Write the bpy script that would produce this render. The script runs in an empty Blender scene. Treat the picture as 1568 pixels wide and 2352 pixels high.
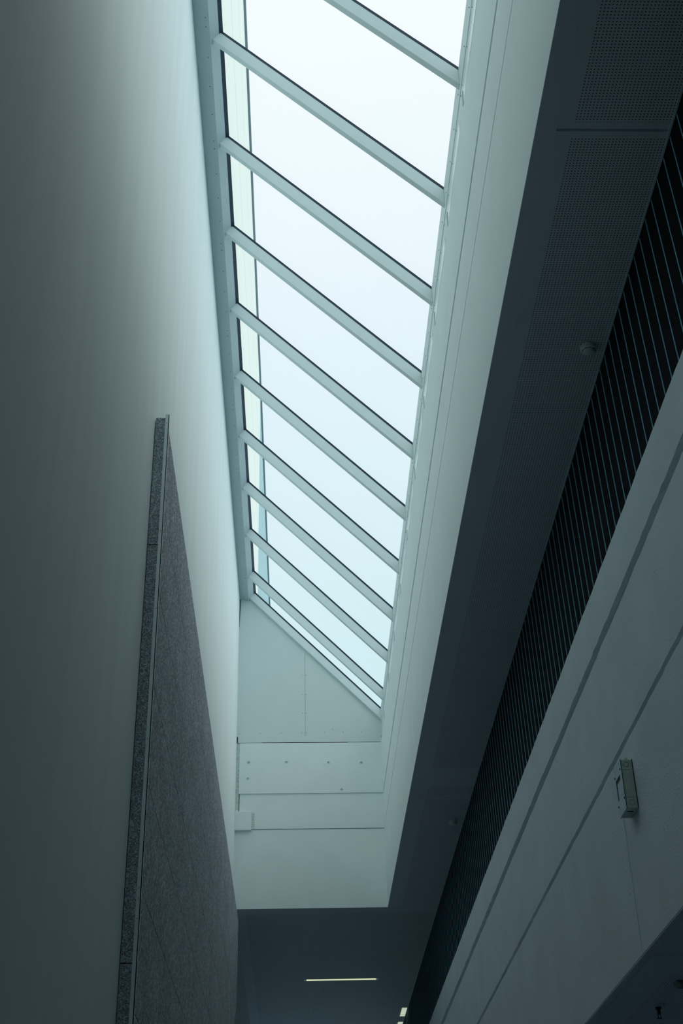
import bpy, bmesh, math, random
from mathutils import Vector, Matrix
random.seed(7)
C = bpy.context.scene.collection
S = bpy.context.scene
EYE = 1.6          # camera height over the floor; all z below are given from the camera's height

# ------------------------------------------------------------------ camera
cam = bpy.data.objects.new('camera', bpy.data.cameras.new('camera'))
C.objects.link(cam)
ry = Vector((-0.0255, -0.5374, -0.8429)); rz = Vector((-0.0215, 0.8434, -0.5369))
ry.normalize(); rz = (rz - ry * rz.dot(ry)).normalized(); rx = ry.cross(rz)
cam.matrix_world = Matrix.Translation((0, 0, EYE)) @ Matrix((rx, ry, rz)).to_4x4()
cam.data.sensor_fit = 'VERTICAL'
cam.data.sensor_height = 36
cam.data.lens = 36 * 3068.95 / 2352
cam.data.clip_end = 500
S.camera = cam

# ------------------------------------------------------------------ sky
SKY = 1.0
GLOW = 2.05
SUNDIR = (0.545, 0.05, 0.837)
w = bpy.data.worlds.new('overcast'); S.world = w; w.use_nodes = True
nt = w.node_tree; nt.nodes.clear()
tc = nt.nodes.new('ShaderNodeTexCoord'); sp = nt.nodes.new('ShaderNodeSeparateXYZ')
nz = nt.nodes.new('ShaderNodeTexNoise'); nz.inputs['Scale'].default_value = 1.7; nz.inputs['Detail'].default_value = 4
ma = nt.nodes.new('ShaderNodeMath'); ma.operation = 'MULTIPLY_ADD'; ma.inputs[1].default_value = 0.05; 
rp = nt.nodes.new('ShaderNodeValToRGB')
e = rp.color_ramp.elements
e[0].position = 0.0; e[0].color = (0.24, 0.32, 0.34, 1)
e[1].position = 1.0; e[1].color = (0.15, 0.17, 0.18, 1)
for p, c in ((0.04, (0.28, 0.37, 0.40, 1)), (0.42, (0.278, 0.362, 0.380, 1)), (0.62, (0.335, 0.378, 0.408, 1)), (0.80, (0.405, 0.418, 0.425, 1))):
    k = e.new(p); k.color = c
bg = nt.nodes.new('ShaderNodeBackground'); bg.inputs['Strength'].default_value = 2.5 * SKY
wo = nt.nodes.new('ShaderNodeOutputWorld')
L = nt.links
L.new(tc.outputs['Generated'], sp.inputs[0]); L.new(tc.outputs['Generated'], nz.inputs['Vector'])
sb = nt.nodes.new('ShaderNodeMath'); sb.operation = 'SUBTRACT'; sb.inputs[1].default_value = 0.5
L.new(nz.outputs['Fac'], sb.inputs[0]); L.new(sb.outputs[0], ma.inputs[0]); L.new(sp.outputs['Z'], ma.inputs[2])
L.new(ma.outputs[0], rp.inputs[0])
# brighter cloud where the sun stands behind it, to the right of the skylight
dt = nt.nodes.new('ShaderNodeVectorMath'); dt.operation = 'DOT_PRODUCT'; dt.inputs[1].default_value = SUNDIR
mxm = nt.nodes.new('ShaderNodeMath'); mxm.operation = 'MAXIMUM'; mxm.inputs[1].default_value = 0
pw = nt.nodes.new('ShaderNodeMath'); pw.operation = 'POWER'; pw.inputs[1].default_value = 30
gm = nt.nodes.new('ShaderNodeVectorMath'); gm.operation = 'SCALE'; gm.inputs[0].default_value = (1.0, 0.97, 0.95)
ms = nt.nodes.new('ShaderNodeMath'); ms.operation = 'MULTIPLY'; ms.inputs[1].default_value = GLOW
ad = nt.nodes.new('ShaderNodeVectorMath'); ad.operation = 'ADD'
nm = nt.nodes.new('ShaderNodeVectorMath'); nm.operation = 'NORMALIZE'
L.new(tc.outputs['Generated'], nm.inputs[0]); L.new(nm.outputs[0], dt.inputs[0]); L.new(dt.outputs['Value'], mxm.inputs[0]); L.new(mxm.outputs[0], pw.inputs[0]); L.new(pw.outputs[0], ms.inputs[0])
L.new(ms.outputs[0], gm.inputs['Scale']); L.new(gm.outputs[0], ad.inputs[0]); L.new(rp.outputs[0], ad.inputs[1])
L.new(ad.outputs[0], bg.inputs['Color']); L.new(bg.outputs[0], wo.inputs[0])

# ------------------------------------------------------------------ colour management
S.view_settings.view_transform = 'Standard'; S.view_settings.look = 'None'
S.view_settings.exposure = 0.0; S.view_settings.gamma = 1.0; S.view_settings.use_curve_mapping = False
S.cycles.max_bounces = 14; S.cycles.diffuse_bounces = 10; S.cycles.transparent_max_bounces = 16

# ------------------------------------------------------------------ materials
def mat(name, col, rough=0.7, var=0.06, scale=3.0, bump=0.0, bscale=60.0, stretch=(1, 1, 1), metal=0.0, spec=0.3, emit=None):
    m = bpy.data.materials.new(name); m.use_nodes = True
    n = m.node_tree; b = n.nodes['Principled BSDF']
    b.inputs['Roughness'].default_value = rough; b.inputs['Metallic'].default_value = metal
    b.inputs['Specular IOR Level'].default_value = spec
    g = n.nodes.new('ShaderNodeNewGeometry')
    mp = n.nodes.new('ShaderNodeMapping'); mp.inputs['Scale'].default_value = stretch
    n.links.new(g.outputs['Position'], mp.inputs[0])
    t = n.nodes.new('ShaderNodeTexNoise'); t.inputs['Scale'].default_value = scale; t.inputs['Detail'].default_value = 5
    n.links.new(mp.outputs[0], t.inputs['Vector'])
    r = n.nodes.new('ShaderNodeValToRGB')
    r.color_ramp.elements[0].position = 0.3; r.color_ramp.elements[1].position = 0.7
    r.color_ramp.elements[0].color = tuple(v * (1 - var) for v in col) + (1,)
    r.color_ramp.elements[1].color = tuple(min(1, v * (1 + var)) for v in col) + (1,)
    n.links.new(t.outputs['Fac'], r.inputs[0]); n.links.new(r.outputs[0], b.inputs['Base Color'])
    if bump:
        t2 = n.nodes.new('ShaderNodeTexNoise'); t2.inputs['Scale'].default_value = bscale; t2.inputs['Detail'].default_value = 4
        n.links.new(mp.outputs[0], t2.inputs['Vector'])
        bp = n.nodes.new('ShaderNodeBump'); bp.inputs['Strength'].default_value = bump; bp.inputs['Distance'].default_value = 0.01
        n.links.new(t2.outputs['Fac'], bp.inputs['Height']); n.links.new(bp.outputs[0], b.inputs['Normal'])
    if emit:
        b.inputs['Emission Color'].default_value = emit[0] + (1,); b.inputs['Emission Strength'].default_value = emit[1]
    return m

PAINT = (0.805, 0.868, 0.862)
M = {}
M['paint'] = mat('white_paint', PAINT, 0.75, 0.02, 2.5, 0.05, 40)
M['plaster'] = mat('smooth_plaster', (0.765, 0.84, 0.84), 0.7, 0.028, 4.0, 0.04, 9, stretch=(1, 1, 0.12))
M['steel'] = mat('white_painted_steel', (0.72, 0.80, 0.80), 0.5, 0.01, 4)
M['ridge'] = mat('grey_ridge_sheet', (0.47, 0.55, 0.58), 0.5, 0.02, 4)
M['board'] = mat('painted_board', (0.68, 0.745, 0.735), 0.6, 0.015, 3)
M['gasket'] = mat('dark_blue_gasket', (0.012, 0.035, 0.062), 0.45, 0.1, 20)
M['strip'] = mat('sky_lit_strip', (0.86, 0.95, 0.96), 0.3, 0.02, 8)  # near-white colour stands in for sky light on the eave strip
M['screw'] = mat('dark_screw', (0.02, 0.035, 0.045), 0.6, 0.1, 50)
M['faint'] = mat('screw_and_shade_grey', (0.40, 0.48, 0.50), 0.6, 0.05, 50)
M['mortar'] = mat('rough_mortar', (0.60, 0.68, 0.65), 0.9, 0.25, 45, 0.6, 60)
M['black'] = mat('black_backing', (0.006, 0.008, 0.011), 0.9, 0.1, 5, spec=0.1)
M['slat'] = mat('blue_grey_slat', (0.22, 0.50, 0.62), 0.9, 0.05, 5, spec=0.0)
M['edge'] = mat('grey_edge_trim', (0.52, 0.66, 0.70), 0.5, 0.03, 5)
M['galv'] = mat('galvanised_steel', (0.80, 0.88, 0.90), 0.5, 0.04, 9)
M['box'] = mat('grey_enclosure', (0.50, 0.57, 0.51), 0.6, 0.04, 20)
M['boxface'] = mat('grey_blue_plate', (0.52, 0.66, 0.72), 0.5, 0.03, 20)
M['floor'] = mat('grey_screed_floor', (0.30, 0.38, 0.46), 0.5, 0.15, 1.0)
M['detector'] = mat('grey_plastic', (0.62, 0.72, 0.68), 0.5, 0.02, 20)
M['fitting'] = mat('dark_grey_fitting', (0.16, 0.20, 0.20), 0.6, 0.05, 20)
M['sprink'] = mat('dark_brass', (0.03, 0.03, 0.03), 0.5, 0.1, 30)
M['facade'] = mat('cream_facade', (0.97, 0.94, 0.86), 0.8, 0.01, 1, stretch=(1, .1, 1))
M['facade_b'] = mat('grey_blue_facade', (0.42, 0.60, 0.63), 0.6, 0.06, 1.5, stretch=(1, 1, .2))
M['coping'] = mat('grey_coping', (0.16, 0.22, 0.25), 0.6, 0.05, 2)
M['lampface'] = mat('led_lens', (0.8, 0.8, 0.6), 0.4, 0.01, 20, emit=((0.90, 0.96, 0.60), 0.75))
M['lampbody'] = mat('lamp_housing', (0.75, 0.85, 0.85), 0.5, 0.02, 20)
M['panel_light'] = mat('light_panel', (0.8, 0.8, 0.7), 0.5, 0.02, 20, emit=((0.85, 0.95, 0.72), 0.55))
M['earth'] = mat('grey_ground', (0.25, 0.28, 0.28), 0.9, 0.1, 1)

def concrete():
    m = mat('fair_faced_concrete', (0.69, 0.76, 0.80), 0.8, 0.05, 2.2, 0.35, 70)
    n = m.node_tree; b = n.nodes['Principled BSDF']
    g = [x for x in n.nodes if x.type == 'NEW_GEOMETRY'][0]
    v = n.nodes.new('ShaderNodeTexVoronoi'); v.inputs['Scale'].default_value = 11
    n.links.new(g.outputs['Position'], v.inputs['Vector'])
    r = n.nodes.new('ShaderNodeValToRGB'); r.color_ramp.elements[0].position = 0.05; r.color_ramp.elements[1].position = 0.09
    r.color_ramp.elements[0].color = (0.45, 0.45, 0.45, 1); r.color_ramp.elements[1].color = (1, 1, 1, 1)
    n.links.new(v.outputs['Distance'], r.inputs[0])
    t = n.nodes.new('ShaderNodeTexNoise'); t.inputs['Scale'].default_value = 2.7
    n.links.new(g.outputs['Position'], t.inputs['Vector'])
    r2 = n.nodes.new('ShaderNodeValToRGB'); r2.color_ramp.elements[0].position = 0.52; r2.color_ramp.elements[1].position = 0.6
    n.links.new(t.outputs['Fac'], r2.inputs[0])
    mx = n.nodes.new('ShaderNodeMix'); mx.data_type = 'RGBA'; mx.blend_type = 'MULTIPLY'
    old = b.inputs['Base Color'].links[0].from_socket
    n.links.new(r2.outputs[0], mx.inputs['Factor']); n.links.new(old, mx.inputs['A']); n.links.new(r.outputs[0], mx.inputs['B'])
    n.links.new(mx.outputs['Result'], b.inputs['Base Color'])
    return m
M['concrete'] = concrete()

def fibre(name, base, dark, scale, stretch, dens=0.06):
    """wood-wool / felt: curly fibres from the ridges of a noise field"""
    m = bpy.data.materials.new(name); m.use_nodes = True
    n = m.node_tree; b = n.nodes['Principled BSDF']; b.inputs['Roughness'].default_value = 0.95; b.inputs['Specular IOR Level'].default_value = 0.1
    g = n.nodes.new('ShaderNodeNewGeometry'); mp = n.nodes.new('ShaderNodeMapping'); mp.inputs['Scale'].default_value = stretch
    n.links.new(g.outputs['Position'], mp.inputs[0])
    prev = None
    for i, sc in enumerate((scale, scale * 1.9)):
        t = n.nodes.new('ShaderNodeTexNoise'); t.inputs['Scale'].default_value = sc; t.inputs['Detail'].default_value = 1.5; t.inputs['Distortion'].default_value = 0.8
        n.links.new(mp.outputs[0], t.inputs['Vector'])
        a = n.nodes.new('ShaderNodeMath'); a.operation = 'SUBTRACT'; a.inputs[1].default_value = 0.5; n.links.new(t.outputs['Fac'], a.inputs[0])
        c = n.nodes.new('ShaderNodeMath'); c.operation = 'ABSOLUTE'; n.links.new(a.outputs[0], c.inputs[0])
        if prev is None: prev = c
        else:
            q = n.nodes.new('ShaderNodeMath'); q.operation = 'MINIMUM'; n.links.new(prev.outputs[0], q.inputs[0]); n.links.new(c.outputs[0], q.inputs[1]); prev = q
    r = n.nodes.new('ShaderNodeValToRGB'); r.color_ramp.elements[0].position = 0.0; r.color_ramp.elements[1].position = dens
    r.color_ramp.elements[0].color = base + (1,); r.color_ramp.elements[1].color = dark + (1,)
    n.links.new(prev.outputs[0], r.inputs[0])
    t3 = n.nodes.new('ShaderNodeTexNoise'); t3.inputs['Scale'].default_value = 2.0; t3.inputs['Detail'].default_value = 4; n.links.new(g.outputs['Position'], t3.inputs['Vector'])
    r3 = n.nodes.new('ShaderNodeValToRGB'); r3.color_ramp.elements[0].position = .35; r3.color_ramp.elements[1].position = .65
    r3.color_ramp.elements[0].color = (.86, .86, .86, 1); r3.color_ramp.elements[1].color = (1, 1, 1, 1)
    n.links.new(t3.outputs['Fac'], r3.inputs[0])
    mx = n.nodes.new('ShaderNodeMix'); mx.data_type = 'RGBA'; mx.blend_type = 'MULTIPLY'; mx.inputs['Factor'].default_value = 1
    n.links.new(r.outputs[0], mx.inputs['A']); n.links.new(r3.outputs[0], mx.inputs['B']); n.links.new(mx.outputs['Result'], b.inputs['Base Color'])
    bp = n.nodes.new('ShaderNodeBump'); bp.inputs['Strength'].default_value = 0.5; bp.inputs['Distance'].default_value = 0.004; bp.invert = True
    n.links.new(prev.outputs[0], bp.inputs['Height']); n.links.new(bp.outputs[0], b.inputs['Normal'])
    return m
M['fibre_end'] = fibre('wood_wool_end', (0.72, 0.80, 0.85), (0.17, 0.20, 0.24), 55, (1, 1, 1), 0.05)
M['fibre_face'] = fibre('wood_wool_face', (0.92, 0.96, 1.0), (0.17, 0.21, 0.25), 42, (1, 1, 0.45), 0.045)

def perforated(name, col, x0, x1, zones, pitch_x=0.01855, pitch_y=0.01905, rad=0.0037):
    """painted board with rows of round holes inside the given zones (x0-x1, y-y)"""
    m = mat(name, col, 0.75, 0.02, 2)
    n = m.node_tree; b = n.nodes['Principled BSDF']
    g = [x for x in n.nodes if x.type == 'NEW_GEOMETRY'][0]
    s = n.nodes.new('ShaderNodeSeparateXYZ'); n.links.new(g.outputs['Position'], s.inputs[0])
    def M2(op, a, c, d=None):
        k = n.nodes.new('ShaderNodeMath'); k.operation = op
        for i, v in enumerate((a, c, d)):
            if v is None: continue
            if isinstance(v, (int, float)): k.inputs[i].default_value = v
            else: n.links.new(v, k.inputs[i])
        return k.outputs[0]
    X, Y = s.outputs['X'], s.outputs['Y']
    fx = M2('SUBTRACT', M2('FRACT', M2('DIVIDE', M2('SUBTRACT', X, x0 - pitch_x / 2), pitch_x), None), 0.5)
    fy = M2('SUBTRACT', M2('FRACT', M2('DIVIDE', M2('SUBTRACT', Y, zones[0][1] + pitch_y / 2 + 20 * pitch_y - 200 * pitch_y), pitch_y), None), 0.5)
    dx = M2('MULTIPLY', fx, pitch_x); dy = M2('MULTIPLY', fy, pitch_y)
    d2 = M2('ADD', M2('MULTIPLY', dx, dx), M2('MULTIPLY', dy, dy))
    hole = M2('LESS_THAN', d2, rad * rad)
    inx = M2('MULTIPLY', M2('GREATER_THAN', X, x0 - pitch_x / 2), M2('LESS_THAN', X, x1))
    iny = None
    for a, c in zones:
        z = M2('MULTIPLY', M2('GREATER_THAN', Y, a), M2('LESS_THAN', Y, c))
        iny = z if iny is None else M2('MAXIMUM', iny, z)
    msk = M2('MULTIPLY', M2('MULTIPLY', hole, inx), iny)
    old = b.inputs['Base Color'].links[0].from_socket
    mx = n.nodes.new('ShaderNodeMix'); mx.data_type = 'RGBA'; mx.inputs['B'].default_value = (0.015, 0.02, 0.025, 1)
    n.links.new(msk, mx.inputs['Factor']); n.links.new(old, mx.inputs['A']); n.links.new(mx.outputs['Result'], b.inputs['Base Color'])
    return m
CEIL = (0.64, 0.69, 0.76)
M['ceil'] = mat('ceiling_paint', CEIL, 0.8, 0.02, 2)
M['perf_near'] = perforated('perforated_board_side', CEIL, 1.4785, 1.99, [(-4, 4.811), (4.922, 13.88), (14.455, 14.74), (14.86, 19.4)])
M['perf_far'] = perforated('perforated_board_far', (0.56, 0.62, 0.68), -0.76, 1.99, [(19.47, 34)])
M['perf_low'] = perforated('perforated_board_lower', CEIL, 2.15, 8, [(7.93, 20)])

def glass():
    m = bpy.data.materials.new('clear_glass'); m.use_nodes = True
    n = m.node_tree; n.nodes.clear()
    tr = n.nodes.new('ShaderNodeBsdfTransparent'); tr.inputs[0].default_value = (0.972, 0.99, 0.99, 1)
    gl = n.nodes.new('ShaderNodeBsdfGlossy'); gl.inputs['Roughness'].default_value = 0.03
    mx = n.nodes.new('ShaderNodeMixShader'); o = n.nodes.new('ShaderNodeOutputMaterial')
    mx.inputs[0].default_value = 0.03; n.links.new(tr.outputs[0], mx.inputs[1]); n.links.new(gl.outputs[0], mx.inputs[2]); n.links.new(mx.outputs[0], o.inputs[0])
    return m
M['glass'] = glass()

# ------------------------------------------------------------------ helpers
def tag(o, label=None, cat=None, group=None, kind=None):
    if label: o['label'] = label
    if cat: o['category'] = cat
    if group: o['group'] = group
    if kind: o['kind'] = kind
    return o
def empty(name, loc=(0, 0, 0)):
    o = bpy.data.objects.new(name, None); C.objects.link(o); o.empty_display_size = 0.1
    o.location = (loc[0], loc[1], loc[2] + EYE); return o
def origin(o):
    v = Vector((0, 0, 0))
    while o: v = v + o.location; o = o.parent
    return v
def build(name, bm, m, parent=None, loc=None, bevel=0.0, smooth=False):
    """bm is in room coordinates (z from camera height); loc gives the object's own origin"""
    if loc is None:
        loc = (0, 0, -EYE) if parent is None else None
    world = Vector((loc[0], loc[1], loc[2] + EYE)) if loc is not None else origin(parent)
    bmesh.ops.recalc_face_normals(bm, faces=bm.faces)
    for v in bm.verts: v.co = Vector((v.co.x, v.co.y, v.co.z + EYE)) - world
    me = bpy.data.meshes.new(name); bm.to_mesh(me); bm.free()
    me.materials.append(m)
    if smooth:
        for p in me.polygons: p.use_smooth = True
    o = bpy.data.objects.new(name, me); C.objects.link(o)
    if parent:
        o.parent = parent; o.location = world - origin(parent)
    else: o.location = world
    if bevel:
        b = o.modifiers.new('bevel', 'BEVEL'); b.width = bevel; b.segments = 2; b.limit_method = 'ANGLE'
    return o
def bx(bm, x0, x1, y0, y1, z0, z1):
    v = [bm.verts.new((x, y, z)) for x in (x0, x1) for y in (y0, y1) for z in (z0, z1)]
    for f in ((0, 1, 3, 2), (4, 6, 7, 5), (0, 4, 5, 1), (2, 3, 7, 6), (0, 2, 6, 4), (1, 5, 7, 3)):
        bm.faces.new([v[i] for i in f])
    return bm
def box(x0, x1, y0, y1, z0, z1): return bx(bmesh.new(), x0, x1, y0, y1, z0, z1)
def prism(poly, y0, y1, bm=None, stations=1, jit=None, seed=0):
    """XZ polygon swept along Y; jit = {index: amplitude of an uneven edge in z}"""
    bm = bm or bmesh.new(); rnd = random.Random(seed); rings = []
    for s in range(stations + 1):
        y = y0 + (y1 - y0) * s / stations
        rings.append([bm.verts.new((x, y, z + (rnd.uniform(-1, 1) * jit[i] if jit and i in jit else 0))) for i, (x, z) in enumerate(poly)])
    n = len(poly)
    for a, b in zip(rings, rings[1:]):
        for i in range(n): bm.faces.new((a[i], a[(i + 1) % n], b[(i + 1) % n], b[i]))
    bm.faces.new(rings[0]); bm.faces.new(rings[-1][::-1])
    return bm
def prismx(poly, x0, x1, bm=None):
    """YZ polygon given thickness along X"""
    bm = bm or bmesh.new()
    a = [bm.verts.new((x0, y, z)) for y, z in poly]; b = [bm.verts.new((x1, y, z)) for y, z in poly]; n = len(poly)
    for i in range(n): bm.faces.new((a[i], a[(i + 1) % n], b[(i + 1) % n], b[i]))
    bm.faces.new(a); bm.faces.new(b[::-1]); return bm
def rod(bm, p, axis, r, h, seg=16, r2=None):
    """cylinder from p along axis with length h"""
    ax = Vector(axis).normalized(); q = ax.to_track_quat('Z', 'Y').to_matrix().to_4x4()
    T = Matrix.Translation(Vector(p) + ax * h / 2) @ q
    bmesh.ops.create_cone(bm, cap_ends=True, cap_tris=False, segments=seg, radius1=r, radius2=r if r2 is None else r2, depth=h, matrix=T)
    return bm
def lathe(prof, cx, cy, seg=40, bm=None):
    """profile [(r, z)] turned about a vertical axis"""
    bm = bm or bmesh.new(); rings = []
    for r, z in prof:
        rings.append([bm.verts.new((cx + r * math.cos(2 * math.pi * i / seg), cy + r * math.sin(2 * math.pi * i / seg), z)) for i in range(seg)])
    for a, b in zip(rings, rings[1:]):
        for i in range(seg): bm.faces.new((a[i], a[(i + 1) % seg], b[(i + 1) % seg], b[i]))
    bm.faces.new(rings[0]); bm.faces.new(rings[-1][::-1]); return bm
def copy_tree(o, parent=None, off=Vector((0, 0, 0))):
    c = o.copy(); C.objects.link(c); c.parent = parent; c.location = o.location + off
    for ch in list(o.children): copy_tree(ch, c)
    return c
def struct(name, bm, m, label, parent=None, **k):
    o = build(name, bm, m, parent, **k)
    return tag(o, label, 'wall' if 'wall' in name else ('ceiling' if 'ceil' in name else 'floor'), kind='structure') if parent is None else o

# ------------------------------------------------------------------ key dimensions
XL, XR = -0.942, 1.272      # shaft left / right faces
XS = 1.998                  # edge of the high ceiling against the slatted screen
H = 5.5                     # high ceiling
YE = 19.19                  # end of the shaft
YS0 = 2.5                   # near end of the shaft
YN, YF = -4.0, 34.0         # room ends
GL = (-0.680, 10.631); GR = (1.2905, 8.575)      # inner glass line in section, ridge side and eave side
d = Vector((GR[0] - GL[0], GR[1] - GL[1])).normalized(); nrm = Vector((d.y, -d.x))   # nrm points down into the room
if nrm.y > 0: nrm = -nrm
R0 = (-0.717, 10.605)       # lower corner of the ridge gasket
GZ = 0.024                  # gasket height
DEP = 0.138                 # rafter bottom, distance from the glass line
def at_off(t, x):           # point of the line parallel to the glass at distance t, at a given x
    p = Vector(GL) + nrm * t; k = (x - p.x) / d.x; return (x, p.y + d.y * k)

# ------------------------------------------------------------------ room shell
struct('floor', box(-1.3, 8.3, YN - .3, YF + .3, -EYE - .2, -EYE), M['floor'], 'grey floor at the bottom of the tall hall')
struct('wall_left', box(-1.24, XL, YN - .3, YF + .3, -EYE, 10.60), M['plaster'], 'tall smooth white wall running along the left under the skylight')
struct('wall_near', box(XL, 8.0, YN - .3, YN, -EYE, H), M['paint'], 'white wall behind the viewer')
struct('wall_far', bx(bx(box(XL, -.4, YF, YF + .3, -EYE, H), 5.6, 8.0, YF, YF + .3, -EYE, H), -.4, 5.6, YF, YF + .3, 4.3, H), M['paint'], 'white wall around the glazing added at the far end of the hall')
fw = tag(empty('window_added', (2.6, YF + .1, -EYE)), 'tall unseen glazing added at the far end to light the ceiling', 'window', kind='structure')  # unseen window, added so daylight reaches the far ceiling
for i in range(4):
    x0 = -.4 + 1.5 * i
    build('glass_pane', box(x0 + .05, x0 + 1.45, YF + .10, YF + .12, -EYE + .05, 4.25), M['glass'], fw)
fr_ = box(-.4, 5.6, YF + .06, YF + .16, -EYE, -EYE + .05); bx(fr_, -.4, 5.6, YF + .06, YF + .16, 4.25, 4.3)
for i in range(5): bx(fr_, -.4 + 1.5 * i - .04, -.4 + 1.5 * i + .04, YF + .06, YF + .16, -EYE, 4.3)
build('window_frame', fr_, M['steel'], fw)
struct('wall_side', box(8.0, 8.3, YN, YF, -EYE, 1.87), M['paint'], 'white wall at the far side of the space under the gallery')

# right wall of the shaft: three lifts of board, each a little proud of the one below
sh = tag(empty('wall_shaft', (XR, 8, H)), 'white upright right side of the skylight shaft with two long joints', 'wall', kind='structure')
build('lower_lift', bx(box(XR, XR + .003, YS0, YE + .35, H, 6.695), XR + .003, 1.62, YS0, YE + .35, H + .03, 6.695), M['paint'], sh)
build('middle_lift', box(XR, 1.62, YS0, YE, 6.712, 7.188), M['paint'], sh)
build('upper_lift', box(XR - .002, 1.62, YS0, YE, 7.226, 8.005), M['paint'], sh)
build('joint_filler', box(XR + .014, 1.60, YS0, YE, 6.69, 7.23), M['board'], sh)
struct('wall_shaft_near', box(XL, 1.62, YS0 - .3, YS0, H, 10.6), M['paint'], 'white near end of the skylight shaft above the viewer')

# end wall of the shaft
ew = tag(empty('wall_end', (0, YE, H)), 'white end wall of the skylight shaft with stepped boards and round tie holes', 'wall', kind='structure')
build('plaster_face', bx(box(XL, XR, YE, YE + .003, H, 6.665), XL, XR + .3, YE + .003, YE + .35, H + .03, 6.665), M['paint'], ew)
build('middle_board', box(XL + .06, XR + .3, YE - .012, YE + .35, 6.672, 7.212), M['paint'], ew, bevel=.003)
up = build('upper_board', box(-.895, XR + .3, YE - .030, YE + .35, 7.212, 8.020), M['paint'], ew, bevel=.004)
cut = bmesh.new()
for x, z in ((-.753, 7.706), (-.184, 7.707), (.457, 7.693), (.954, 7.687), (-.762, 7.449), (.647, 7.26)):
    rod(cut, (x, YE - .05, z), (0, 1, 0), 0.023, 0.055, 20)
cme = bpy.data.meshes.new('tie_holes')
for v in cut.verts: v.co = v.co + Vector((0, 0, EYE)) - origin(ew)
cut.to_mesh(cme); cut.free()
def bool_cut(o, me_cut):
    bm = bmesh.new(); bm.from_mesh(o.data)
    tmp = bpy.data.objects.new('tmp_cut', me_cut); C.objects.link(tmp)
    tmp.location = origin(ew)
    md = o.modifiers.new('holes', 'BOOLEAN'); md.object = tmp; md.operation = 'DIFFERENCE'; md.solver = 'EXACT'
    bpy.context.view_layer.update()
    dg = bpy.context.evaluated_depsgraph_get()
    me = bpy.data.meshes.new_from_object(o.evaluated_get(dg))
    o.modifiers.clear(); o.data = me
    bpy.data.objects.remove(tmp); bm.free()
bool_cut(up, cme)
build('mortar_strip', box(XL, -.893, YE - .006, YE + .3, 6.93, 8.03), M['mortar'], ew)
build('corner_block', box(XL, -.700, YE - .055, YE + .2, 6.645, 6.935), M['mortar'] if False else M['paint'], ew, bevel=.006)
build('block_reveal', box(-.698, -.655, YE - .014, YE - .010, 6.68, 6.925), M['mortar'], ew)
# gable: triangular sheet of two boards above a base board
gp = empty('wall_gable', (0, YE, 8.03)); tag(gp, 'white triangular gable board above the stepped end wall, closing the skylight', 'wall', kind='structure')
base = build('base_board', box(XL + .02, XR - .005, YE - .022, YE + .1, 8.032, 8.134), M['board'], gp, bevel=.002)
def gz(x): return at_off(DEP + .004, x)[1]
xs_ = .109
gpoly = [(XL, 8.138), (xs_ - .0015, 8.138), (xs_ - .0015, gz(xs_)), (-.83, gz(-.83)), (XL, 10.56)]
build('gable_board', prism(gpoly, YE - .012, YE + .08), M['board'], gp)
build('gable_board', prism([(xs_ + .0015, 8.138), (XR + .01, 8.138), (XR + .01, gz(XR)), (xs_ + .0015, gz(xs_))], YE - .012, YE + .08), M['board'], gp)
build('gable_infill', prism([(XL, 8.0), (XR + .3, 8.0), (XR + .3, at_off(.02, XR + .3)[1]), (-.80, at_off(.02, -.80)[1]), (XL, 10.62)], YE + .082, YE + .3), M['paint'], gp)
for x, z in [(-.907, 8.183), (-.585, 8.187), (-.262, 8.19), (.055, 8.192), (.13, 8.192), (.40, 8.195), (.69, 8.195), (.975, 8.195), (.53, 8.245),
             (.07, 9.165), (.13, 9.165), (.07, 8.83), (.13, 8.83), (.07, 8.52), (.13, 8.52)]:
    build('screw', rod(bmesh.new(), (x, YE - .016, z), (0, 1, 0), .0045, .006, 8), M['screw'], gp)

build('open_joint', prism([(-.56, 8.020), (-.1, 8.016), (.18, 8.018), (.76, 8.022), (.76, 8.027), (.18, 8.030), (-.1, 8.031), (-.56, 8.026)], YE - .031, YE - .02), M['black'], gp)
build('open_joint', prism([(XL + .001, 10.02), (XL + .004, 10.02), (XL + .014, 10.38), (XL + .012, 10.53), (XL + .001, 10.53)], YE - .016, YE - .012), M['black'], gp)
# ------------------------------------------------------------------ high ceiling
ce = build('ceiling', bx(bx(bx(bmesh.new(), XR + .003, 2.35, YN, YF, H + .022, H + .35), XL, XR, YE + .3, YF, H + .022, H + .35), XL, XR, YN, YS0, H + .022, H + .35), M['ceil'])
tag(ce, 'dark grey flat high ceiling beside and beyond the skylight shaft', 'ceiling', kind='structure')
bm = bx(bmesh.new(), XR + .003, 1.385, YN, YE + .003, H, H + .022); bx(bm, XL, XR, YN, YS0, H, H + .022)
build('plain_border', bm, M['ceil'], ce)
for a, c in ((YN, 4.855), (4.873, 14.798), (14.806, YE + .003)):
    build('perforated_panel', box(1.3855, XS - .012, a, c, H, H + .022), M['perf_near'], ce)
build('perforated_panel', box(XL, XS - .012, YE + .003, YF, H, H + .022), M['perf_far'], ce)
build('access_panel', box(1.505, XS - .014, 13.90, 14.445, H - .002, H + .002), M['ceil'], ce)
build('edge_trim', box(XS - .012, XS, YN, YF, H - .004, H + .022), M['edge'], ce)

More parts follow.
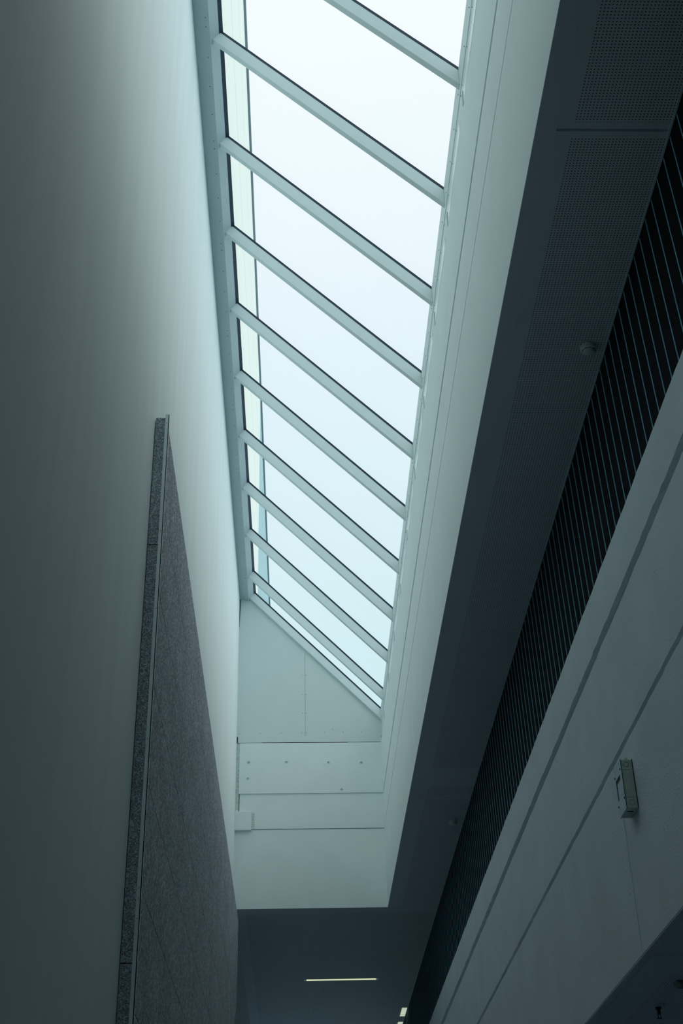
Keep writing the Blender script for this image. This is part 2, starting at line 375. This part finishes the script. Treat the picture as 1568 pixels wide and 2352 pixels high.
# ------------------------------------------------------------------ concrete gallery front on the right
XC = 1.90; ZT = 4.172; ZB = 1.872
prof = [(XC, ZB), (XC, 2.996), (XC + .03, 3.000), (XC + .03, 3.034), (XC, 3.036), (XC, 3.752), (XC + .035, 3.758), (XC + .035, 3.822), (XC, 3.826),
        (XC, ZT), (2.35, ZT), (2.35, ZB)]
struct('wall_right', prism(prof, YN, YF, stations=420, jit={1: .003, 4: .003, 5: .006, 8: .006, 9: .004}, seed=3), M['concrete'],
       'pale concrete gallery front on the right with two long horizontal grooves')
low = bx(bx(bmesh.new(), 1.950, 8.0, YN, 7.469, 1.858, 2.1), 1.950, 8.0, 7.481, YF, 1.858, 2.1)
bx(low, 1.902, 1.944, YN, YF, 1.864, 1.870); bx(low, 1.944, 1.950, YN, YF, 1.866, 1.869)
struct('ceiling_lower', low, M['perf_low'], 'very dark perforated underside of the gallery at the bottom right')
struct('wall_gallery', box(2.35, 2.6, YN, YF, 2.1, H + .35), M['paint'], 'wall behind the black slatted screen')

# ------------------------------------------------------------------ slatted screen between concrete and ceiling
sc = empty('slatted_screen', (2.1, 8, ZT)); tag(sc, 'black wall screen with thin upright blue grey slats above the concrete gallery front', 'screen')
build('backing_panel', prism([(XS + .006, H + .018), (XS + .04, H + .018), (XS + .07, ZT + .010), (XS + .034, ZT + .010)], YN + .01, YF - .01), M['black'], sc)
lx, ly = -0.0203, 0.0244     # the slats lean slightly
z0, z1 = ZT + .02, H - .001
def slat_mesh(y):
    b = bmesh.new(); hw = .0060
    pts = []
    for z in (z0, z1):
        ox = XS + .004 - lx * (H - z); oy = y - ly * (H - z)
        pts.append([b.verts.new((ox + a, oy + c, z)) for a, c in ((0, -hw), (.004, -hw), (.004, hw), (0, hw))])
    for i in range(4): b.faces.new((pts[0][i], pts[0][(i + 1) % 4], pts[1][(i + 1) % 4], pts[1][i]))
    b.faces.new(pts[0]); b.faces.new(pts[1][::-1]); return b
Y0 = 4.754; PI_ = .1532
first = build('slat', slat_mesh(Y0 - 4 * PI_), M['slat'], sc)
for k in range(1, 100):
    o = first.copy(); C.objects.link(o); o.location = first.location + Vector((0, k * PI_, 0))
rest = bmesh.new()
for k in list(range(-56, -4)) + list(range(96, 190)):
    t = slat_mesh(Y0 + k * PI_); me = bpy.data.meshes.new('t'); t.to_mesh(me); t.free(); rest.from_mesh(me); bpy.data.meshes.remove(me)
tag(build('slat', rest, M['slat'], sc), kind='stuff')

# ------------------------------------------------------------------ skylight
sk = empty('window_1', (0, 8, 8.5)); tag(sk, 'long sloping glazed skylight with white rafters over the hall', 'skylight', kind='structure')
# ridge member along the left wall
rb = at_off(DEP, -.795)
ridge_poly = [(XL, 10.54), (-.7953, 10.4975), R0, (-.735, 10.665), (XL, 10.70)]
ridge = build('ridge_beam', prism(ridge_poly, YS0, YE), M['ridge'], sk)
rg = build('gasket', prism([R0, GL, (GL[0] - .02, GL[1] + .02), (R0[0] - .02, R0[1] + .02)], YS0, 19.13), M['gasket'], ridge)
YS = []
k = -6
y = 8.084
while y > 2: y -= 1.478
while y < 19:
    for q in range(5):
        yy = y + q * .3437
        if 6.9 < yy < 19.1: YS.append(yy)
    y += 1.478
for yy in YS:
    z = 10.54 - (10.54 - 10.4975) * (.112 / .147)
    build('screw', rod(bmesh.new(), (-.829, yy, z - .003), (0, 0, 1), .0048, .006, 8), M['screw'], ridge)
# eave member over the right shaft wall
XE = 1.280
eave = build('eave_beam', prism([(XE, 8.30), (XE, GR[1] - .012), (GR[0] + .012, GR[1] + .002), (1.60, 8.25), (1.60, 8.30)], YS0, YE), M['steel'], sk)
build('inner_flange', prism([(XE + .003, 8.012), (XE + .003, 8.31), (1.60, 8.31), (1.60, 8.012)], YS0, YE), M['steel'], eave)
build('drip_lip', prism([(XE - .0015, 8.308), (XE - .0015, 8.316), (XE + .01, 8.318), (XE + .01, 8.308)], YS0, YE), M['steel'], eave)
RY = [6.963 + 1.272 * k for k in range(-3, 10)]
ES = []
y = 7.073
while y - 2.631 > 5: y -= 2.631
# board joints of the eave member: pairs of screws close together
for a, n_ in ((5.570, 5), (7.073, 1), (7.425, 1)): pass
yy = 5.58
ES = [5.58, 5.92, 6.269, 6.615, 6.971, 7.073] + [7.073 + .3475 * i for i in range(1, 8)] + [9.60 + .352 * i for i in range(0, 8)] + \
     [12.166, 12.478, 12.828, 13.18, 13.528, 13.886, 14.238, 14.608, 14.704, 15.037, 15.372, 15.719, 16.074, 16.441, 16.792, 17.153, 17.255, 17.619, 17.952, 18.359, 18.707, 19.063]
for yy in ES:
    build('screw', rod(bmesh.new(), (XE - .003, yy, 8.392), (1, 0, 0), .0052, .006, 8), M['screw'], eave)
for yy in ES[2::1][:30]:
    build('filled_screw', rod(bmesh.new(), (XE - .002, yy - .1, 8.262), (1, 0, 0), .004, .006, 8), M['faint'], eave)
# sky light between the rafters, put in as pale strips along the eave foot
for i in range(len(RY)):
    a = max(YS0 + .1, RY[i] - 1.272 + .10); c = RY[i] - .13
    if c < 4.0 or c > 19: continue
    st = build('pale_strip', prism([(XE - .007, 8.035), (XE - .003, 8.165), (XE + .01, 8.150), (XE + .01, 8.035)], a + .08, c), M['strip'], eave)
    build('strip_end_shade', box(XE - .008, XE + .01, c + .005, c + .055, 8.04, 8.16), M['coping'] if False else M['faint'], eave)  # grey block in place of the shadow at the strip's end
build('open_joint', box(XE - .0075, XE + .02, 4.6, 6.42, 8.008, 8.030), M['black'], eave)
build('open_joint', box(XE - .001, XE + .02, 6.42, YE - .03, 8.006, 8.011), M['coping'], eave)

def rafter(y, wd=.058, last=False):
    p = [R0, at_off(DEP, -.7953), at_off(DEP, XE - .001), at_off(GZ, XE - .001)]
    p[0] = at_off(GZ, R0[0] - .004); p[1] = (p[1][0] - .003, p[1][1])
    r_ = build('rafter', prism([(p[0][0], p[0][1]), p[1], p[2], p[3]], y, y + wd), M['steel'], sk, loc=(0, y, 9.5), bevel=.0015)
    g = [at_off(0.0, GL[0] - .01), at_off(GZ, R0[0] - .002), at_off(GZ, XE + .001), at_off(0.0, XE + .004)]
    build('gasket', prism(g, y - .002, y + wd), M['gasket'], r_)
    return r_
for y in RY: rafter(y)
rafter(19.125, .065)
edges = [YS0] + [y + .029 for y in RY] + [19.15]
for a, c in zip(edges, edges[1:]):
    g0 = Vector(GL) - d * .03 - nrm * .001; g1 = Vector(GR) + d * .03 - nrm * .001
    build('glass_pane', prism([tuple(g0), tuple(g1), tuple(g1 - nrm * .0), tuple(g0 - nrm * .0)][:2] + [tuple(g1 - nrm * .012), tuple(g0 - nrm * .012)], a + .006, c - .006), M['glass'], sk)
build('ridge_capping', prism([(XL - .1, 10.70), (-.72, 10.655), (-.72, 10.70), (XL - .1, 10.76)], YS0, YE + .2), M['coping'], sk)

# ------------------------------------------------------------------ outside
fa = build('building_facade', box(-2.6, -1.0, -5, 29.4, 10.76, 17.98), M['facade'], loc=(-1.8, 12, 10.76))
tag(fa, 'cream facade rising outside the left edge of the skylight glass', 'building')
build('cladding_course', box(-2.6, -1.0, -5, 29.4, 18.02, 20.28), M['facade'], fa)
build('cladding_course', box(-2.6, -1.0, -5, 29.4, 20.31, 22.30), M['facade'], fa)
build('joint', box(-2.5, -1.01, -5, 29.3, 17.9, 20.4), M['coping'], fa)
build('coping', box(-2.6, -.955, -5, 29.4, 22.30, 22.46), M['coping'], fa)
fb = build('building_facade', box(-2.6, -1.0, 29.42, 60, 10.76, 22.30), M['facade_b'], loc=(-1.8, 45, 10.76))
tag(fb, 'grey blue facade beyond the cream one, seen through the farthest panes', 'building')
build('coping', box(-2.6, -.955, 29.42, 60, 22.30, 22.46), M['coping'], fb)

# ------------------------------------------------------------------ wood-wool clad slab on the left wall
XP = -.855; YP = 7.212; ZP = 5.345
sl = empty('acoustic_cladding', (XP, YP, -EYE)); tag(sl, 'grey wood wool cladding slab with metal corner strip fixed to the left wall', 'cladding')
top = 5.285
end = [(19.0, top), (19.04, 4.72), (18.96, 4.12), (18.76, 4.0), (18.26, 3.745), (17.8, 3.3), (17.8, -EYE)]
core = [(YP, -EYE), (YP, top - .03)] + [(y - .02, z - (.03 if z == top else 0)) for y, z in end]
build('core', prismx(core, XL + .003, XP - .022), M['black'], sl)
def ec(za, zb):
    bm = bmesh.new(); n_ = 10; fr, bk = [], []
    for i in range(n_ + 1):
        x = (XL + .004) + (XP - .016 - XL - .004) * i / n_; j = random.uniform(-.006, .006) if zb > 5 else 0
        fr.append((bm.verts.new((x, YP - .004, zb + j)), bm.verts.new((x, YP - .004, za)))); bk.append((bm.verts.new((x, YP + .12, zb + j)), bm.verts.new((x, YP + .12, za))))
    for i in range(n_):
        bm.faces.new((fr[i][0], fr[i + 1][0], fr[i + 1][1], fr[i][1])); bm.faces.new((bk[i][1], bk[i + 1][1], bk[i + 1][0], bk[i][0]))
        bm.faces.new((fr[i][0], bk[i][0], bk[i + 1][0], fr[i + 1][0])); bm.faces.new((fr[i][1], fr[i + 1][1], bk[i + 1][1], bk[i][1]))
    bm.faces.new((fr[0][0], fr[0][1], bk[0][1], bk[0][0])); bm.faces.new((fr[n_][0], bk[n_][0], bk[n_][1], fr[n_][1]))
    return bm
for za, zb in ((4.359, ZP), (1.795, 4.352), (-EYE, 1.789)):
    build('end_block', ec(za, zb), M['fibre_end'], sl)
# facing boards: rows with staggered joints, hairline gaps
rows = [(-EYE, -.3), (-.3, .32), (.32, .94), (.94, 1.55), (1.55, 2.195), (2.195, 2.80), (2.80, 3.42), (3.42, 4.04), (4.04, 4.67), (4.67, top)]
joints = {9: [8.52, 14.6], 8: [11.06, 15.2], 7: [11.06, 16.4], 6: [9.6, 14.0], 5: [11.12, 15.8], 4: [8.7, 13.2]}
def yend(z):
    for (ya, zza), (yb, zzb) in zip(end, end[1:]):
        if zza >= z >= zzb: return ya + (yb - ya) * (zza - z) / max(1e-6, zza - zzb)
    return 17.8
for i, (a, c) in enumerate(rows):
    ys = [YP + .004] + joints.get(i, [12.4]) + [None]
    g = .0040
    for ya, yb in zip(ys, ys[1:]):
        if yb is None:
            pts = [(ya + g, a + g)] + [(yend(a + g) , a + g)] + [(y, z) for y, z in reversed(end) if a + .03 < z < c - .03] + [(yend(c - g), c - g)] + [(ya + g, c - g)]
        else: pts = [(ya + g, a + g), (yb - g, a + g), (yb - g, c - g), (ya + g, c - g)]
        build('facing_board', prismx(pts, XP - .021, XP), M['fibre_face'], sl)
# metal corner strip: flat face towards the hall end and a short return
st = build('corner_strip', bx(bx(bmesh.new(), XP - .020, XP + .005, YP - .0085, YP - .004, -EYE, 5.369), XP, XP + .005, YP - .0085, YP + .022, -EYE, 5.362), M['galv'], sl)
for z in (5.297, 4.456, 3.90, 3.049, 2.333, 2.19, 2.133, 2.023, 1.2, .4, -.4):
    s_ = build('screw', rod(bmesh.new(), (XP - .0085, YP - .0105, z), (0, 1, 0), .0062, .003, 16, r2=.0078), M['galv'], st)
    s_.data.materials[0] = M['galv']
    build('screw', rod(bmesh.new(), (XP - .0085, YP - .0112, z), (0, 1, 0), .0025, .003, 8), M['screw'], st)

# ------------------------------------------------------------------ smoke detectors
def detector(x, y, label):
    r = empty('smoke_detector', (x, y, H)); tag(r, label, 'smoke detector')
    build('base', lathe([(.046, H), (.052, H - .002), (.052, H - .012), (.049, H - .014)], x, y), M['detector'], r, smooth=True)
    build('housing', lathe([(.050, H - .014), (.050, H - .028), (.044, H - .036), (.040, H - .037)], x, y), M['detector'], r, smooth=True)
    for i in range(5):
        bm = bmesh.new(); a0 = i * 2 * math.pi / 5 + .12; a1 = (i + 1) * 2 * math.pi / 5 - .12; n_ = 7; ra, rb_ = .0395, .0425
        pr_ = [[bm.verts.new((x + q * math.cos(a0 + (a1 - a0) * j / n_), y + q * math.sin(a0 + (a1 - a0) * j / n_), zz)) for j in range(n_ + 1)] for q, zz in ((ra, H - .0385), (rb_, H - .0385), (rb_, H - .036), (ra, H - .036))]
        for s2 in range(4):
            for j in range(n_): bm.faces.new((pr_[s2][j], pr_[s2][j + 1], pr_[(s2 + 1) % 4][j + 1], pr_[(s2 + 1) % 4][j]))
        build('vent_slot', bm, M['screw'], r)
    build('cap', lathe([(.038, H - .034), (.038, H - .042), (.034, H - .047), (.020, H - .050), (.004, H - .051)], x, y), M['detector'], r, smooth=True)
    return r
detector(1.880, 6.66, 'round grey smoke detector on the perforated ceiling, the nearer and larger one')
detector(1.862, 15.60, 'round grey smoke detector far down the perforated ceiling, the smaller one')

# ------------------------------------------------------------------ lamps in the far ceiling
la = empty('linear_ceiling_lamp', (.713, 23.44, H)); tag(la, 'slim lit linear lamp set across the dark ceiling beyond the skylight', 'lamp')
build('housing', box(.080, 1.347, 23.365, 23.515, H - .006, H + .002), M['lampbody'], la, bevel=.002)
for i in range(31):
    x0 = .122 + i * .0382
    build('led_cell', box(x0, x0 + .0355, 23.375, 23.44, H - .011, H - .005), M['lampface'], la)
for a, c, lab in ((25.665, 26.35, 'lit square ceiling panel beside the black screen, whole in view'), (26.88, 27.56, 'lit square ceiling panel beside the black screen, cut by the bottom edge')):
    r = empty('ceiling_light_panel', (1.93, a, H)); tag(r, lab, 'light')
    build('frame', bx(bmesh.new(), 1.868, 1.884, a, c, H - .010, H + .001), M['lampbody'], r)
    build('gap', box(1.884, 1.890, a, c, H - .006, H + .001), M['black'], r)
    build('diffuser', box(1.890, 1.984, a, c, H - .008, H + .001), M['panel_light'], r)

# ------------------------------------------------------------------ electrical box on the concrete
X0, X1, B0, B1, Z0, Z1 = 1.829, XC, 7.136, 7.312, 2.578, 2.868
eb = empty('electrical_box', (X1, B0, Z0)); tag(eb, 'upright grey electrical box with knockouts mounted on the concrete gallery front', 'electrical box')
build('enclosure', box(X0 + .004, X1, B0 + .004, B1 - .004, Z0 + .002, Z1 - .002), M['box'], eb, bevel=.003)
lid = bmesh.new()
w0, w1, v0, v1 = B0 + .045, B1 - .014, Z0 + .095, Z1 - .075
bx(lid, X0, X0 + .005, B0, B1, v1, Z1); bx(lid, X0, X0 + .005, B0, B1, Z0, v0); bx(lid, X0, X0 + .005, B0, w0, v0, v1); bx(lid, X0, X0 + .005, w1, B1, v0, v1)
cp = build('cover_plate', lid, M['boxface'], eb)
build('window_insert', box(X0 + .002, X0 + .0046, w0 + .006, w1 - .022, v0 + .004, v1 - .026), M['boxface'], cp)
build('window_rim', box(X0 + .0035, X0 + .0045, w0, w1, v0, v1), M['screw'], cp)
for y, z in ((B0 + .022, 2.816), (B0 + .012, 2.643), (B1 - .012, 2.812), (B1 - .012, 2.642)):
    build('screw', rod(bmesh.new(), (X0 - .003, y, z), (1, 0, 0), .006, .005, 12), M['screw'], cp)
for x in (X0 + .001, X1 - .004):
    build('seam', box(x, x + .0035, B0 - .001, B0 + .005, Z0, Z1), M['screw'], eb)
def ring(x, z, r, t=.0009, y=B0):
    bm = bmesh.new(); n_ = 28
    a = [[bm.verts.new((x + q * math.cos(2 * math.pi * i / n_), yy, z + q * math.sin(2 * math.pi * i / n_))) for i in range(n_)] for q, yy in ((r, y + .0028), (r + t, y + .0028), (r + t, y + .0045), (r, y + .0045))]
    for s2 in range(4):
        for i in range(n_): bm.faces.new((a[s2][i], a[s2][(i + 1) % n_], a[(s2 + 1) % 4][(i + 1) % n_], a[(s2 + 1) % 4][i]))
    return bm
for x, z in ((1.862, 2.838), (1.866, 2.613)): build('knockout', ring(x, z, .0145), M['screw'], eb)
for x, z in ((1.862, 2.806), (1.866, 2.643)): build('score_line', box(x - .022, x + .020, B0 + .003, B0 + .0045, z, z + .001), M['screw'], eb)
build('gland', bx(bmesh.new(), 1.862, 1.884, B0 + .03, B0 + .06, Z1 - .004, Z1 + .022), M['box'], eb, bevel=.004)
build('slot', box(1.846, 1.880, B0 + .055, B0 + .062, Z0 - .0005, Z0 + .003), M['screw'], eb)
cb = build('electrical_cable', rod(bmesh.new(), (XC - .0025, 7.505, 1.872), (0, 0, 1), .0035, 1.0, 10), M['concrete'], loc=(XC, 7.505, 1.872))
tag(cb, 'thin painted cable dropping from behind the electrical box down the concrete', 'cable')

# ------------------------------------------------------------------ fittings under the gallery
sx, sy, zz = 2.262, 8.74, 1.858
sp_ = empty('fire_sprinkler', (sx, sy, zz)); tag(sp_, 'small black pendant sprinkler head under the dark gallery ceiling', 'sprinkler')
build('escutcheon', lathe([(.046, zz), (.046, zz - .002), (.040, zz - .006), (.018, zz - .007)], sx, sy), M['ceil'], sp_, smooth=True)
build('threaded_body', lathe([(.018, zz - .006), (.019, zz - .018), (.012, zz - .022), (.009, zz - .045), (.010, zz - .050)], sx, sy, 20), M['sprink'], sp_, smooth=True)
for s in (-1, 1):
    build('frame_arm', bx(bmesh.new(), sx + s * .008 - .002, sx + s * .008 + .002, sy - .003, sy + .003, zz - .072, zz - .020), M['sprink'], sp_)
build('deflector', lathe([(.016, zz - .073), (.017, zz - .0745), (.016, zz - .076), (.003, zz - .077)], sx, sy, 20), M['sprink'], sp_)
fx = build('ceiling_fitting', prism([(2.215, zz), (2.245, zz - .028), (2.40, zz - .028), (2.42, zz)], 8.06, 8.16), M['fitting'], loc=(2.3, 8.1, zz), bevel=.002)
tag(fx, 'small dark fitting with slanted side at the right edge under the gallery', 'ceiling fitting')
